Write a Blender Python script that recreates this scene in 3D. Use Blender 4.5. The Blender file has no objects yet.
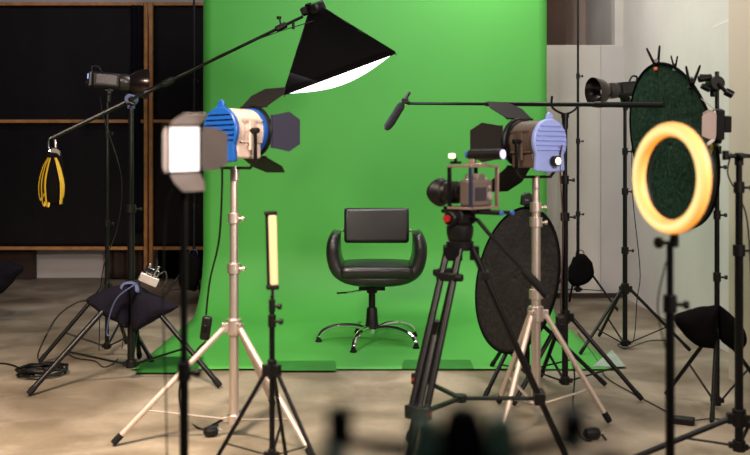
import bpy, bmesh, math, random
from mathutils import Vector, Matrix, Euler, noise
random.seed(7)
C = bpy.context.scene.collection
PI = math.pi
F = 900.0; HY = 168.0; CX = 375.0; H = 1.134      # focal length in px, eye level row, centre column, eye height

def P(px, py, D):                                 # a measured point at distance D from the camera
    return Vector(((px-CX)/F*D, D, H-(py-HY)/F*D))
def dist(fy):                                     # distance of a floor point from its image row
    return F*H/(fy-HY)
def R(a): return math.radians(a)

# ------------------------------------------------------------------ materials
def mat(name, col, rough=.5, metal=0, emit=None, es=1, bump=0, bscale=60, var=0, vscale=8, col2=None, sheen=0, coat=0, spec=.5):
    m = bpy.data.materials.new(name); m.use_nodes = True
    nt = m.node_tree; b = nt.nodes['Principled BSDF']
    b.inputs['Base Color'].default_value = (*col, 1)
    b.inputs['Roughness'].default_value = rough
    b.inputs['Metallic'].default_value = metal
    b.inputs['Specular IOR Level'].default_value = spec
    if coat: b.inputs['Coat Weight'].default_value = coat
    if sheen:
        b.inputs['Sheen Weight'].default_value = sheen
    if emit:
        b.inputs['Emission Color'].default_value = (*emit, 1)
        b.inputs['Emission Strength'].default_value = es
    tc = nt.nodes.new('ShaderNodeTexCoord')
    if var or col2:
        n = nt.nodes.new('ShaderNodeTexNoise'); n.inputs['Scale'].default_value = vscale; n.inputs['Detail'].default_value = 6
        nt.links.new(tc.outputs['Object'], n.inputs['Vector'])
        mx = nt.nodes.new('ShaderNodeMix'); mx.data_type = 'RGBA'
        c2 = col2 or tuple(c*(1-var) for c in col)
        mx.inputs[6].default_value = (*col, 1); mx.inputs[7].default_value = (*c2, 1)
        r = nt.nodes.new('ShaderNodeMapRange'); r.inputs[1].default_value = .35; r.inputs[2].default_value = .65
        nt.links.new(n.outputs[0], r.inputs[0]); nt.links.new(r.outputs[0], mx.inputs[0])
        nt.links.new(mx.outputs[2], b.inputs['Base Color'])
    if bump:
        n = nt.nodes.new('ShaderNodeTexNoise'); n.inputs['Scale'].default_value = bscale; n.inputs['Detail'].default_value = 4
        nt.links.new(tc.outputs['Object'], n.inputs['Vector'])
        bp = nt.nodes.new('ShaderNodeBump'); bp.inputs['Strength'].default_value = bump; bp.inputs['Distance'].default_value = .01
        nt.links.new(n.outputs[0], bp.inputs['Height']); nt.links.new(bp.outputs[0], b.inputs['Normal'])
    return m

BLK = mat('black_metal', (.004,.004,.0045), .36, .1, spec=.3)
PLA = mat('black_plastic', (.0045,.004,.004), .45, spec=.3, bump=.1, bscale=200)
GRY = mat('grey_metal', (.06,.057,.055), .35, .7)
RUB = mat('rubber', (.008,.008,.008), .8, spec=.2)
LEGM = mat('satin_leg_steel', (.66,.56,.49), .55, .7)
SATIN = mat('satin_steel', (.42,.36,.31), .55, .5)
CHR = mat('chrome', (.85,.85,.86), .08, 1)
STL = mat('brushed_steel', (.80,.71,.65), .42, 1, bump=.05, bscale=120)
ALU = mat('aluminium', (.75,.72,.70), .35, .8)
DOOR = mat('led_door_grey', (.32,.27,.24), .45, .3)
DOORL = mat('led_door_lit', (.62,.50,.45), .5)  # door metal made paler, LED light on the doors painted in
BLU = mat('blue_enamel', (.01,.085,.36), .35)
BLULIT = mat('blue_enamel_lit', (.33,.42,.85), .4)  # same enamel as the blue lamp, its brighter lighting painted in
BODY = mat('cream_enamel', (.66,.52,.45), .45, var=.12, vscale=20)
BODYSHD = mat('cream_enamel_shaded', (.12,.085,.065), .42)  # same housing as the cream one, its shade painted into the colour
LEAF = mat('barn_door_black', (.010,.008,.008), .6, spec=.25)
LEAFB = mat('barn_door_slate', (.014,.014,.034), .6, spec=.25)
LEA = mat('black_leather', (.010,.010,.011), .34, bump=.2, bscale=170, coat=.1)
FAB = mat('black_fabric', (.0035,.003,.0035), .95, bump=.12, bscale=90, spec=.06)
NAVY = mat('navy_fabric', (.008,.007,.013), .9, bump=.4, bscale=60, spec=.1)
GFAB = mat('dark_green_fabric', (.010,.026,.018), .8, spec=.25, bump=.8, bscale=35, col2=(.022,.06,.035), vscale=30)
RFAB = mat('charcoal_fabric', (.009,.007,.006), .8, bump=.8, bscale=35, spec=.25, col2=(.018,.013,.011), vscale=30)
STRAP = mat('blue_webbing', (.07,.09,.2), .7)
YEL = mat('yellow_webbing', (.42,.28,.01), .6)
ORG = mat('orange_plastic', (.8,.15,.03), .5)
RED = mat('red_plastic', (.28,.01,.01), .4)
BCAP = mat('blue_anodised', (.08,.2,.7), .3, .5)
GLS = mat('lens_glass', (.02,.015,.03), .05, coat=1)
WOOD = mat('raw_pine', (.62,.28,.09), .6, var=.3, vscale=14)
WHT = mat('white_paint', (.62,.58,.57), .7, var=.06, vscale=3)
WALL = mat('wall_plaster', (.70,.66,.62), .8, var=.10, vscale=2, bump=.1, bscale=30)
WALLB = mat('beige_plaster', (.62,.47,.40), .85, var=.1, vscale=2)
BRN = mat('dark_brown_board', (.045,.022,.015), .7, var=.3)
CLOTH = mat('black_stretched_cloth', (.006,.004,.005), .75, spec=.3, bump=.5, bscale=7, var=.3, vscale=5)
LCD = mat('lcd_screen', (.1,.15,.3), .3, emit=(.35,.5,1), es=1.2)
LITW = mat('led_array', (1,1,1), .5, emit=(1,.90,.84), es=9)
def stripes_on_led(m):
    nt = m.node_tree; b = nt.nodes['Principled BSDF']; tc = nt.nodes.new('ShaderNodeTexCoord')
    v = nt.nodes.new('ShaderNodeTexVoronoi'); v.inputs['Scale'].default_value = 105; v.inputs['Randomness'].default_value = 0
    nt.links.new(tc.outputs['Object'], v.inputs['Vector'])
    r = nt.nodes.new('ShaderNodeMapRange'); r.inputs[1].default_value = 0; r.inputs[2].default_value = .6
    r.inputs[3].default_value = 5.5; r.inputs[4].default_value = .75
    nt.links.new(v.outputs['Distance'], r.inputs[0]); nt.links.new(r.outputs[0], b.inputs['Emission Strength'])
stripes_on_led(LITW)
LITT = mat('tube_diffuser', (.3,.22,.12), .5, emit=(1,.64,.30), es=1.0)
LITR = mat('ring_diffuser', (.5,.35,.15), .5, emit=(1,.45,.10), es=1.3)
def ring_glow(m):                                  # LED row along the middle of the ring, softer towards its rims
    nt = m.node_tree; b = nt.nodes['Principled BSDF']; tc = nt.nodes.new('ShaderNodeTexCoord'); L = nt.links.new
    mp_ = nt.nodes.new('ShaderNodeMapping'); mp_.inputs['Location'].default_value = (0,0,-.148); mp_.inputs['Scale'].default_value = (1,0,1)
    L(tc.outputs['Object'], mp_.inputs[0])
    ln = nt.nodes.new('ShaderNodeVectorMath'); ln.operation = 'LENGTH'; L(mp_.outputs[0], ln.inputs[0])
    a = nt.nodes.new('ShaderNodeMath'); a.operation = 'SUBTRACT'; a.inputs[1].default_value = .1185; L(ln.outputs['Value'], a.inputs[0])
    c = nt.nodes.new('ShaderNodeMath'); c.operation = 'ABSOLUTE'; L(a.outputs[0], c.inputs[0])
    r = nt.nodes.new('ShaderNodeMapRange'); r.inputs[1].default_value = .004; r.inputs[2].default_value = .0165; L(c.outputs[0], r.inputs[0])
    mx = nt.nodes.new('ShaderNodeMix'); mx.data_type = 'RGBA'; mx.inputs[6].default_value = (1,.74,.30,1); mx.inputs[7].default_value = (.85,.27,.02,1)
    L(r.outputs[0], mx.inputs[0]); L(mx.outputs[2], b.inputs['Emission Color'])
ring_glow(LITR)
LITS = mat('softbox_diffuser', (.9,.9,.95), .6, emit=(.86,.88,1), es=4)
PAPER = mat('green_paper', (.072,.385,.055), .62, bump=.08, bscale=2.5, var=.05, vscale=1.5)
TAPE = mat('green_tape', (.035,.2,.035), .3, var=.2)
TAPEC = mat('clear_tape', (.42,.52,.42), .25, var=.3)
NOTE = mat('lilac_highlight', (.5,.4,.9), .4, emit=(.65,.5,1), es=1.4)  # lilac highlight on the handle's metal end, painted as emission
WARMGL = mat('warm_glow', (1,.9,.7), .4, emit=(1,.85,.5), es=1.6)
PLIL = mat('polished_end', (.7,.62,.85), .3, .6)
MICF = mat('mic_foam', (.015,.015,.017), .95, bump=.8, bscale=150)

def concrete():
    m = bpy.data.materials.new('concrete_floor'); m.use_nodes = True
    nt = m.node_tree; b = nt.nodes['Principled BSDF']; L = nt.links.new
    tc = nt.nodes.new('ShaderNodeTexCoord')
    def nz(s, d=6, dist=0):
        n = nt.nodes.new('ShaderNodeTexNoise'); n.inputs['Scale'].default_value = s; n.inputs['Detail'].default_value = d
        n.inputs['Distortion'].default_value = dist; L(tc.outputs['Object'], n.inputs['Vector']); return n
    n1 = nz(.9, 9, .8); n2 = nz(2.4, 10, .7); n3 = nz(40, 4)
    r = nt.nodes.new('ShaderNodeValToRGB'); e = r.color_ramp.elements
    e[0].position = .33; e[0].color = (.19,.145,.095,1); e[1].position = .66; e[1].color = (.50,.42,.32,1)
    k = e.new(.5); k.color = (.34,.28,.21,1)
    L(n1.outputs[0], r.inputs[0])
    mx = nt.nodes.new('ShaderNodeMix'); mx.data_type = 'RGBA'; mx.blend_type = 'MULTIPLY'; mx.inputs[0].default_value = .7
    r2 = nt.nodes.new('ShaderNodeValToRGB'); e = r2.color_ramp.elements
    e[0].position = .38; e[0].color = (.48,.44,.37,1); e[1].position = .6; e[1].color = (1,1,1,1)
    L(n2.outputs[0], r2.inputs[0]); L(r.outputs[0], mx.inputs[6]); L(r2.outputs[0], mx.inputs[7])
    mx2 = nt.nodes.new('ShaderNodeMix'); mx2.data_type = 'RGBA'; mx2.blend_type = 'MULTIPLY'; mx2.inputs[0].default_value = .25
    L(mx.outputs[2], mx2.inputs[6]); L(n3.outputs[0], mx2.inputs[7]); L(mx2.outputs[2], b.inputs['Base Color'])
    rr = nt.nodes.new('ShaderNodeMapRange'); rr.inputs[3].default_value = .42; rr.inputs[4].default_value = .7
    L(n2.outputs[0], rr.inputs[0]); L(rr.outputs[0], b.inputs['Roughness'])
    bp = nt.nodes.new('ShaderNodeBump'); bp.inputs['Strength'].default_value = .15; bp.inputs['Distance'].default_value = .01
    L(n3.outputs[0], bp.inputs['Height']); L(bp.outputs[0], b.inputs['Normal'])
    return m
CONC = concrete()

# ------------------------------------------------------------------ mesh builder
def spline(pts, n=8):
    pts = [Vector(p) for p in pts]
    if len(pts) < 3: return pts
    q = [pts[0]*2-pts[1]] + pts + [pts[-1]*2-pts[-2]]
    out = []
    for i in range(1, len(q)-2):
        a, b, c, d = q[i-1], q[i], q[i+1], q[i+2]
        for k in range(n):
            t = k/n
            out.append(.5*((2*b)+(c-a)*t+(2*a-5*b+4*c-d)*t*t+(-a+3*b-3*c+d)*t**3))
    out.append(pts[-1]); return out

class MB:
    def __init__(s): s.bm = bmesh.new()
    def ring(s, c, u, v, ru, rv, n):
        return [s.bm.verts.new(c+u*math.cos(2*PI*i/n)*ru+v*math.sin(2*PI*i/n)*rv) for i in range(n)]
    def skin(s, rings, cap=True, closed=False):
        n = len(rings[0]); pr = list(zip(rings, rings[1:]))
        if closed: pr.append((rings[-1], rings[0]))
        for a, b in pr:
            for i in range(n): s.bm.faces.new((a[i], a[(i+1)%n], b[(i+1)%n], b[i]))
        if cap and not closed:
            s.bm.faces.new(rings[0][::-1]); s.bm.faces.new(rings[-1])
        return s
    def tube(s, pts, r, n=10, cap=True, closed=False, flat=1.0):
        pts = [Vector(p) for p in pts]; N = len(pts)
        rs = r if isinstance(r, (list, tuple)) else [r]*N
        def tan(i):
            if closed: t = pts[(i+1)%N]-pts[i-1]
            else: t = pts[min(i+1, N-1)]-pts[max(i-1, 0)]
            return t.normalized() if t.length > 1e-9 else Vector((0,0,1))
        t = tan(0); u = t.cross(Vector((0,0,1)))
        if u.length < .05: u = t.cross(Vector((0,1,0)))
        u.normalize(); rings = []
        for i in range(N):
            t = tan(i); u = (u-t*u.dot(t))
            if u.length < 1e-6: u = t.orthogonal()
            u.normalize(); v = t.cross(u)
            rings.append(s.ring(pts[i], u, v, rs[i], rs[i]*flat, n))
        return s.skin(rings, cap, closed)
    def cyl(s, a, b, r, r2=None, n=16):
        a, b = Vector(a), Vector(b)
        t = (b-a).normalized(); u = t.orthogonal().normalized(); v = t.cross(u)
        return s.skin([s.ring(a, u, v, r, r, n), s.ring(b, u, v, r if r2 is None else r2, r if r2 is None else r2, n)])
    def lathe(s, prof, o=(0,0,0), ax=(0,0,1), n=28, cap=True, sx=1.0):    # prof: (distance along the axis, radius)
        o = Vector(o); ax = Vector(ax).normalized()
        u = ax.cross(Vector((0,0,1))) if abs(ax.z) < .9 else Vector((1,0,0)); u.normalize(); v = ax.cross(u)
        return s.skin([s.ring(o+ax*z, u, v, max(r, 1e-4)*sx, max(r, 1e-4), n) for z, r in prof], cap)
    def box(s, c, d, rot=None):
        c = Vector(c); vs = []
        for x in (-.5,.5):
            for y in (-.5,.5):
                for z in (-.5,.5):
                    p = Vector((x*d[0], y*d[1], z*d[2]))
                    if rot is not None: p = rot @ p
                    vs.append(s.bm.verts.new(c+p))
        for f in ((0,1,3,2),(4,6,7,5),(0,4,5,1),(2,3,7,6),(0,2,6,4),(1,5,7,3)): s.bm.faces.new([vs[i] for i in f])
        return s
    def prism(s, poly, t, o=(0,0,0), X=(1,0,0), Y=(0,0,1)):               # extrude an outline by t, centred
        o, X, Y = Vector(o), Vector(X).normalized(), Vector(Y).normalized(); Z = X.cross(Y).normalized()
        a = [s.bm.verts.new(o+X*x+Y*y-Z*t/2) for x, y in poly]; b = [s.bm.verts.new(o+X*x+Y*y+Z*t/2) for x, y in poly]
        n = len(poly); s.bm.faces.new(a[::-1]); s.bm.faces.new(b)
        for i in range(n): s.bm.faces.new((a[i], a[(i+1)%n], b[(i+1)%n], b[i]))
        return s
    def grid(s, fn, nu, nv, closed_u=False):
        g = [[s.bm.verts.new(fn(i/(nu if closed_u else nu-1), j/(nv-1))) for j in range(nv)] for i in range(nu)]
        for i in range(nu if closed_u else nu-1):
            for j in range(nv-1):
                a = (i+1) % nu
                s.bm.faces.new((g[i][j], g[a][j], g[a][j+1], g[i][j+1]))
        return s
    def build(s, name, m, parent=None, bevel=0, solid=0, sub=0, ang=35, seg=2):
        bmesh.ops.recalc_face_normals(s.bm, faces=s.bm.faces)
        me = bpy.data.meshes.new(name); s.bm.to_mesh(me); s.bm.free()
        me.materials.append(m)
        me.polygons.foreach_set('use_smooth', [True]*len(me.polygons))
        me.set_sharp_from_angle(angle=R(ang))
        o = bpy.data.objects.new(name, me); C.objects.link(o)
        if parent: o.parent = parent
        if solid:
            d = o.modifiers.new('solid', 'SOLIDIFY'); d.thickness = solid; d.offset = 0
        if bevel:
            d = o.modifiers.new('bevel', 'BEVEL'); d.width = bevel; d.segments = seg; d.limit_method = 'ANGLE'; d.angle_limit = R(30)
        if sub:
            d = o.modifiers.new('sub', 'SUBSURF'); d.levels = sub; d.render_levels = sub
        return o

def thing(name, label, cat, loc=(0,0,0), rz=0, group=None, rot=None):
    o = bpy.data.objects.new(name, None); C.objects.link(o); o.empty_display_size = .05
    o.location = loc; o.rotation_euler = rot if rot else (0,0,rz)
    o['label'] = label; o['category'] = cat
    if group: o['group'] = group
    return o
def tag(o, label, cat, group=None, kind=None):
    o['label'] = label; o['category'] = cat
    if group: o['group'] = group
    if kind: o['kind'] = kind
    return o
def struct(name, mb, m, parent=None, **k):
    o = mb.build(name, m, parent, **k)
    if not parent: o['kind'] = 'structure'
    return o

# ------------------------------------------------------------------ the room
YB, YR = 9.3, 7.91
struct('floor', MB().box((0, 4.6, -.05), (9.2, 10.0, .1)), CONC)
struct('wall_back', MB().box((-1.65, YB+.06, 1.75), (5.9, .12, 3.5)), WHT)
w = MB(); w.box((1.69, YR+.06, 1.1075), (.98, .12, 2.215))
w.box((2.145, YR+.06, 2.85), (.07, .12, 1.27)); w.box((1.26, YR+.7, 1.75), (.12, 1.4, 3.5))
struct('wall_alcove', w, WALL)
struct('trim_1', MB().box((2.08, YR-.015, 1.1), (.2, .03, 2.2)), WHT)
struct('baseboard_back', MB().box((1.69, YR-.0425, .02), (.98, .025, .04)), BRN)
struct('wall_loft', MB().box((1.75, YB+.06, 2.4), (.86, .12, 2.2)), WALLB)
struct('trim_2', MB().box((1.6, YB-.25, 2.7), (.56, .4, 1.5)), mat('loft_brown', (.13,.07,.05), .7, var=.3, vscale=3))
struct('wall_right', MB().box((2.24, 6.98, 1.75), (.12, 4.62, 3.5)), WALL)
struct('wall_pier', MB().box((2.11, 2.66, 1.75), (.4, 4.4, 3.5)), mat('pier_plaster', (.62,.52,.42), .8, var=.08, vscale=2))
d = struct('door_1', MB().box((2.172, 5.35, 1.02), (.016, .86, 2.04)), WALL, bevel=.003)
hd = MB(); hp = P(683, 258, 4.99); hp.x = 2.155
hd.box(hp, (.012, .05, .13)); hd.cyl(hp, hp+Vector((-.05,0,.01)), .009); hd.cyl(hp+Vector((-.05,0,.01)), hp+Vector((-.05,.11,.01)), .008)
hd.build('door_handle', BLK, d, bevel=.002)
struct('wall_left', MB().box((-4.03, 9.2, .8), (1.1, .12, 1.6)), BRN)

# black framed screens along the back
def screen(label, x0, x1, Y=9.0, stiles=(0, 1)):
    t = thing('room_divider_screen', label, 'screen', ((x0+x1)/2, Y, 0), group='wooden framed black screens along the back wall')
    hw = (x1-x0)/2; z0, z1, zm = .334, 2.79, 1.60
    w_ = .045
    for sx in (-1, 1): MB().box((sx*(hw-w_/2), -.02, (z1+.0)/2), (w_*.8, .04, z1)).build('stile', WOOD, t, bevel=.003)
    for z in (z0, zm, z1-.02): MB().box((0, -.02, z), (2*hw-2*w_, .035, .032)).build('rail', WOOD, t, bevel=.003)
    g = MB(); nx, nz = 40, 50
    def f(u, v):
        x = (u-.5)*(2*hw-.05); z = z0+.01+v*(z1-z0-.03)
        return Vector((x, .02+.012*noise.noise(Vector((x*3+x0, z*1.5, 1)))+.006*noise.noise(Vector((x*9, z*2, x0))), z))
    g.grid(f, nx, nz).build('cloth_panel', CLOTH, t, solid=.004)
    return t
s1 = screen('wide black cloth screen in a pine frame at the far left', -4.6, -2.262)
MB().box((-1.08+.02, -.045, 1.602), (.16, .012, .05)).build('wooden_splice', ALU if False else WOOD, s1, bevel=.002)
s2 = screen('narrow black cloth screen in a pine frame beside the green backdrop', -2.256, -.9)
cf = MB()
def fold(u, v):
    x = -2.42+.10*u; z = .5+2.25*v
    return Vector((x+.01*math.sin(v*9), 8.93+.015*math.sin(u*14+v*2), z))
tag(cf.grid(fold, 16, 30).build('hanging_cloth', NAVY, solid=.003), 'thin strip of dark cloth hanging down beside the pine post', 'cloth')
cb = MB()
cb.grid(lambda u, v: Vector((-2.20+.55*u, 9.12+.02*math.sin(u*40), .02+.5*v)), 60, 6)
tag(cb.build('black_skirting_drape', FAB, solid=.004), 'low black drape on the floor below the narrow pine framed screen', 'drape')
cb = MB()
cb.grid(lambda u, v: Vector((-2.72+.40*u, 9.13+.02*math.sin(u*20), .02+.40*v)), 20, 6)
tag(cb.build('dark_floor_board', BRN, solid=.01), 'short dark board at floor level left of the pine post', 'board')

# ------------------------------------------------------------------ green paper backdrop
bd = MB(); prof = []
for i in range(14): prof.append((5.03+1.6*i/13, .006))
rc = .5
for i in range(1, 17):
    a = PI/2*i/16; prof.append((6.63+rc*math.sin(a), .006+rc*(1-math.cos(a))))
for i in range(1, 12): prof.append((7.13, .506+2.19*i/11))
def bdf(u, v):
    k = v*(len(prof)-1); i = min(int(k+1e-6), len(prof)-2); f_ = k-i
    y = prof[i][0]*(1-f_)+prof[i+1][0]*f_; z = prof[i][1]*(1-f_)+prof[i+1][1]*f_
    x = (u-.5)*2.72
    y += .006*noise.noise(Vector((x*1.3, z*.8, 0)))*min(1, z*2)
    if v < .02: z += .004+.006*abs(noise.noise(Vector((x*2.1, 3, 0))))
    return Vector((x, y, z))
tag(bd.grid(bdf, 40, len(prof)).build('green_backdrop', PAPER, solid=.002), 'bright green paper backdrop sweeping down the wall and across the floor', 'backdrop')
tb = thing('backdrop_crossbar', 'paper roll and crossbar carrying the green backdrop', 'crossbar', (0, 7.17, 2.72))
MB().cyl((-1.40,0,0), (1.40,0,0), .035).build('paper_roll', PAPER, tb)
MB().cyl((-1.60,.0,0), (1.72,.0,0), .016).build('bar', BLK, tb)
# tape on the front edge
def tape(label, quad, m):
    o = MB(); z = .0135; pts = [((x-CX)/F*dist(y), dist(y)) for x, y in quad]
    o.prism(pts, .001, (0,0,z), (1,0,0), (0,1,0))
    tag(o.build('floor_tape', m), label, 'tape', 'tape strips holding the paper edge to the floor')
tape('dark green tape square under the left front corner of the green backdrop', [(136,375),(196,375),(204,359),(150,359)], TAPE)
tape('dull green tape strip on the paper edge left of the salon chair', [(268,373),(337,373),(335,363),(270,363)], TAPE)
tape('dull green tape strip on the paper edge just behind the camera tripod', [(402,371),(474,371),(470,362),(404,362)], TAPE)
tape('clear tape triangle on the right front corner of the green backdrop', [(592,369),(626,369),(612,352)], TAPEC)

# ------------------------------------------------------------------ stands
FEET = {}
def stand(name, label, px, fy, top_y, feet=(-50,70,190), Rr=.45, zc=.5, zh=.08, rt=.016, rb=.011, knobs=(), m=BLK, lr=.012, bt=.62, group=None, cat='light stand', footm=RUB, feet_h=.014, hub=True, twin=False, zbot=None):
    D = dist(fy); s = F/D; base = Vector(((px-CX)/s, D, 0))
    t = thing(name, label, cat, base, group=group)
    ztop = H-(top_y-HY)/s
    zs = sorted([H-(k-HY)/s for k in knobs]); lev = [zh-.02 if zbot is None else zbot]+zs+[ztop]
    n = len(lev)-1; pl = MB()
    for i in range(n):
        r = rt+(rb-rt)*(i/max(1, n-1)) if n > 1 else rt
        pl.cyl((0,0,lev[i]), (0,0,lev[i+1]+.002), r, n=14)
    pl.build('pole', m, t)
    for i, z in enumerate(zs):
        r = rt+(rb-rt)*(i/max(1, n-1)); k = MB(); k.cyl((0,0,z-.03), (0,0,z+.012), r*1.45, n=14)
        e_ = r*1.9 if m is STL else r*2.6; k.cyl((0,0,z-.01), (e_,-.01,z-.01), .005, n=8); k.cyl((e_,-.01,z-.01), (e_+.012,-.012,z-.01), .010, n=10)
        k.build('locking_knob', m if m is STL else PLA, t, bevel=.001)
    c = MB(); c.cyl((0,0,zc-.03), (0,0,zc+.035), rt*1.6, n=16)
    for a in feet: c.box((rt*1.9*math.sin(R(a)), -rt*1.9*math.cos(R(a)), zc), (.022,.03,.04), Matrix.Rotation(R(a), 3, 'Z'))
    c.build('collar', m if m is STL else PLA, t, bevel=.002)
    if hub:
        hb = MB(); hb.cyl((0,0,zh-.022), (0,0,zh+.018), rt*1.5, n=16)
        for a in feet: hb.box((rt*1.7*math.sin(R(a)), -rt*1.7*math.cos(R(a)), zh), (.018,.022,.022), Matrix.Rotation(R(a), 3, 'Z'))
        hb.build('brace_hub', m if m is STL else PLA, t, bevel=.002)
    for a in feet:
        d = Vector((math.sin(R(a)), -math.cos(R(a)), 0))
        A = d*rt*2.0+Vector((0,0,zc)); B = d*Rr+Vector((0,0,feet_h))
        L = (B-A).normalized()
        l = MB().cyl(A, B, lr, n=12).build('leg', LEGM if m is STL else m, t)
        MB().tube([B-L*.045, B-L*.02, B+L*.002], [lr*1.1, lr*1.2, lr*1.05], n=12).build('rubber_foot', footm, l)
        if hub: MB().tube([d*rt*1.7+Vector((0,0,zh)), A.lerp(B, bt)], lr*.7, n=8, flat=.6).build('brace', SATIN if m is STL else m, t)
    return t, D, s, base

def cable(pts, label, m=PLA, r=.004, name='power_cable', group=None):
    o = MB().tube(spline(pts, 8), r, n=6).build(name, m)
    return tag(o, label, 'cable', group)
def fl(x, y, z=.006):       # a point on the floor from its image position
    D = dist(y); return Vector(((x-CX)/F*D, D, z))

def cushion(pts, t, m, parent, seed=1, name='pouch', wr=.006):     # inflated cloth shape with this outline (x, z)
    q = spline([(x, 0, z) for x, z in pts]+[(pts[0][0], 0, pts[0][1])], 5)[:-1]
    c = sum(q, Vector())/len(q); b = MB()
    def f(u, v):
        i = int(round(u*len(q))) % len(q); e = q[i]; k = math.sin(PI*v); y = -math.cos(PI*v)*t/2
        p = c+(e-c)*(k**.75); p.y += y
        p += wr*Vector((noise.noise(p*16+Vector((seed,0,0))), 2*noise.noise(Vector((p.x*22+seed, p.z*10, 0))), noise.noise(p*16)))
        return p
    return b.grid(f, len(q), 15, closed_u=True).build(name, m, parent, ang=80)
def sandbag2(label, px, py, D, lobes, m, t=.14, strap=True, seed=1):
    o = P(px, py, D); s = thing('sandbag', label, 'sandbag', o, group='sandbags weighing down the stands')
    for i, l in enumerate(lobes): cushion([((x-px)/F*D, -(y-py)/F*D) for x, y in l], t, m, s, seed+i)
    if strap: MB().tube(spline([(-.05,-.05,-.04),(-.03,-.03,.005),(.03,-.03,.005),(.05,-.05,-.04)], 6), .012, flat=.35, n=8).build('carrying_strap', STRAP if m is NAVY else BLK, s)
    return s
# --- sandbags: two pouches saddled over a stand
def pillow(c, w, h, t, rot, seed, pinch=.5, m=NAVY, parent=None, name='pouch'):
    b = MB(); c = Vector(c); rot = rot.to_3x3() if hasattr(rot, 'to_3x3') else rot
    def f(u, v):
        a = 2*PI*u; ph = PI*(v-.5)
        ca, sa = math.cos(a), math.sin(a); e = .62
        x = math.copysign(abs(ca)**e, ca)*math.cos(ph)**.62; z = math.copysign(abs(sa)**e, sa)*math.cos(ph)**.62
        y = math.sin(ph)
        q = Vector((x*w/2, y*t/2, z*h/2))
        q += .035*w*Vector((noise.noise(q*14+Vector((seed,0,0))), noise.noise(q*14+Vector((0,seed,0))), noise.noise(q*14+Vector((0,0,seed)))))
        return c + rot @ q
    return b.grid(f, 32, 14, closed_u=True).build(name, m, parent, ang=80)
def sandbag(label, base, z, w, h, d=(1,0), m=NAVY, tilt=28, t=.14, lab2=None, off=.5):
    d3 = Vector((d[0], d[1], 0)).normalized(); s = thing('sandbag', label, 'sandbag', base+Vector((0,0,z)), math.atan2(d[1], d[0]), group='sandbags weighing down the stands')
    for k in (-1, 1):
        rot = Matrix.Rotation(R(tilt*k), 3, 'Y')
        pillow((k*w*off, -.02, -h*.42), w, h, t, rot, 3+k+z*7, m=m, parent=s)
    st = MB(); st.tube(spline([(-w*.25,-.02,0), (-w*.12,-.02,h*.18), (w*.12,-.02,h*.18), (w*.25,-.02,0)], 6), .012, flat=.35, n=8)
    st.build('carrying_strap', STRAP, s)
    return s

# --- studio strobe head; local x forward
def strobe(label, loc, rz, tilt=0):
    t = thing('studio_strobe', label, 'studio light', loc, rot=(0, R(tilt), rz), group='studio strobes with silver dish reflectors')
    MB().box((-.02,0,.085), (.17,.085,.095)).build('body', PLA, t, bevel=.016, seg=3)
    for sy in (-1, 1):
        v = MB(); v.box((-.02, sy*.043, .09), (.115,.003,.055))
        for i in range(9): v.box((-.07+i*.013, sy*.045, .09), (.006,.006,.05))
        v.build('cooling_vents', GRY, t)
    MB().lathe([(.06,.047),(.075,.05),(.10,.05),(.115,.045)], (0,0,.085), (1,0,0)).build('front_mount', GRY, t)
    MB().lathe([(.11,.042),(.13,.055),(.165,.078),(.215,.092),(.225,.093),(.225,.090),(.215,.089),(.165,.074),(.13,.05),(.115,.03)], (0,0,.085), (1,0,0), cap=False).build('reflector_dish', mat('dish', (.06,.045,.045), .22, .85), t)
    MB().lathe([(.10,.02),(.14,.024),(.16,.02),(.165,.005)], (0,0,.085), (1,0,0)).build('flash_tube', WHT, t)
    rp = MB(); rp.box((-.112,0,.085), (.02,.08,.088)); rp.build('rear_panel', GRY, t, bevel=.006)
    MB().box((-.1235,.0,.103), (.004,.042,.028)).build('display', LCD, t)
    MB().cyl((-.122,.0,.062), (-.134,.0,.062), .013).build('control_dial', BLK, t)
    MB().tube(spline([(-.10,0,.128), (-.105,0,.158), (-.07,0,.163), (-.045,0,.13)], 6), .006).build('handle', PLA, t)
    bk = MB(); bk.box((0,0,.032), (.05,.03,.02)); bk.cyl((0,0,-.045), (0,0,.03), .016); bk.cyl((0,-.03,.015), (0,.03,.015), .012); bk.box((.0,.045,-.0), (.012,.02,.07))
    bk.build('stand_bracket', PLA, t, bevel=.002)
    return t

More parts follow.
